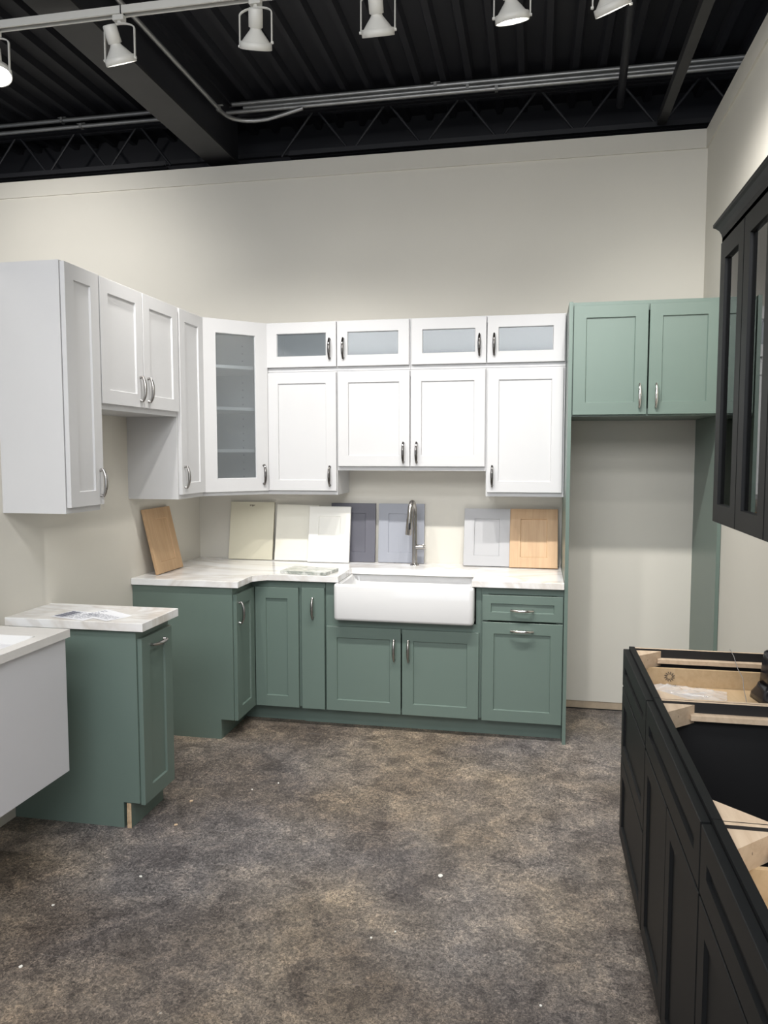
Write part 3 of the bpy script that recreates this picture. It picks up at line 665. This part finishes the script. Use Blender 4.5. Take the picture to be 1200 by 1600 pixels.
# ---------------------------------------------------------------- black wall cabinets, glass doors
BU = 'black glass-door wall cabinets'
crown_pts = [(0, 0), (0, .5), (-.12, 1.1), (-.35, 1.6), (-.7, 2.0), (-1.0, 2.2), (-1.05, 2.3), (-1.05, 2.65), (0, 2.65)]
for (y0, w_, l) in ((-77.6, 25.3, 'black glass-door wall cabinet at the far end of the right wall'), (-102.95, 25.3, 'black glass-door wall cabinet nearest the camera on the right wall')):
    t = thing('wall_cabinet', l, 'wall cabinet', (115.4, y0, 54.2), RR, BU)
    mb = MB(); hollow(mb, w_-.06, 12.1, 39.4, B_); frame(mb, w_-.06, 39.4, B_)
    mb.build('carcass', t)
    for z in (13.5, 27): MB().box((.7, 1, z), (w_-.7, 11.5, z+.7), B_).build('shelf', t)
    for q in (0, 1): door(t, .15+q*w_/2, w_/2-.1+q*w_/2, .25, 39.2, B_, 'glass', stile=2.6, gl=M['dglass'])
mb = MB(); prof = crown_pts; ya, yb = -77.0, -128.3
# front crown run, extruded along y, with a mitred return at the far end
x_f = 115.0; z_c = 93.6
vs = []; n = len(prof)
for a, c_ in prof: vs.append((x_f-.3+a, ya-.6-a*0+(-a), z_c+c_))      # mitred corner
for a, c_ in prof: vs.append((x_f-.3+a, yb, z_c+c_))
fs = [(i, i+1, n+i+1, n+i) for i in range(n-1)]+[(n-1, 0, n, 2*n-1)]
mb.add(vs, fs, B_)
vs = []
for a, c_ in prof: vs.append((x_f-.3+a, ya-.6+(-a), z_c+c_))
for a, c_ in prof: vs.append((WX-.5, ya-.6+(-a), z_c+c_))
mb.add(vs, [(i, n+i, n+i+1, i+1) for i in range(n-1)]+[list(range(n, 2*n))], B_)
mb.box((x_f-.3, ya-.6, z_c+.5), (WX-.5, yb, z_c+2.9), B_)
tag(mb.build('crown_moulding'), 'black flared crown moulding on top of the black wall cabinets', 'moulding')

# ---------------------------------------------------------------- bits on the floor
def bit(x, y, r, m, l):
    random.seed(int(x*31+y)); pts = [(x+r*random.uniform(.6, 1.1)*math.cos(a), y+r*random.uniform(.6, 1.1)*math.sin(a)) for a in [i*math.pi/3.5 for i in range(7)]]
    tag(MB().prism(pts, .01, .12, m).build('plaster_chip' if m is M['chip'] else 'wood_chip'), l, 'debris')
for a in ((31.5, -91.9, .28, 'chip', 'brightest white chip on the bare floor, in front of the small green cabinet'),
          (23.0, -101.1, .22, 'chip', 'small white chip on the floor near the left edge, below the vanity'),
          (27.1, -113.7, .30, 'chip', 'white sliver on the floor at the far lower left'),
          (41.2, -56.2, .22, 'chip', 'small white chip on the floor in front of the corner cabinet doors'),
          (37.2, -59.9, .20, 'chip', 'tiny white chip just left of the one before the corner cabinet'),
          (27.9, -66.7, .38, 'tan', 'tan wood chip on the floor right beside the small green cabinet'),
          (29.3, -75.7, .36, 'tan', 'tan wood chip on the floor in front of the small green cabinet toe kick'),
          (76.2, -82.9, .45, 'chip', 'pale flattened plaster chip in the middle of the floor'),
          (71.9, -97.7, .16, 'chip', 'tiny white chip on the middle of the lower floor, right one of two'),
          (69.0, -99.6, .16, 'chip', 'tiny white chip on the middle of the lower floor, left one of two'),
          (91.0, -108.1, .18, 'chip', 'tiny white chip on the floor near the bottom edge, right of centre')):
    bit(a[0], a[1], a[2], M[a[3]], a[4])
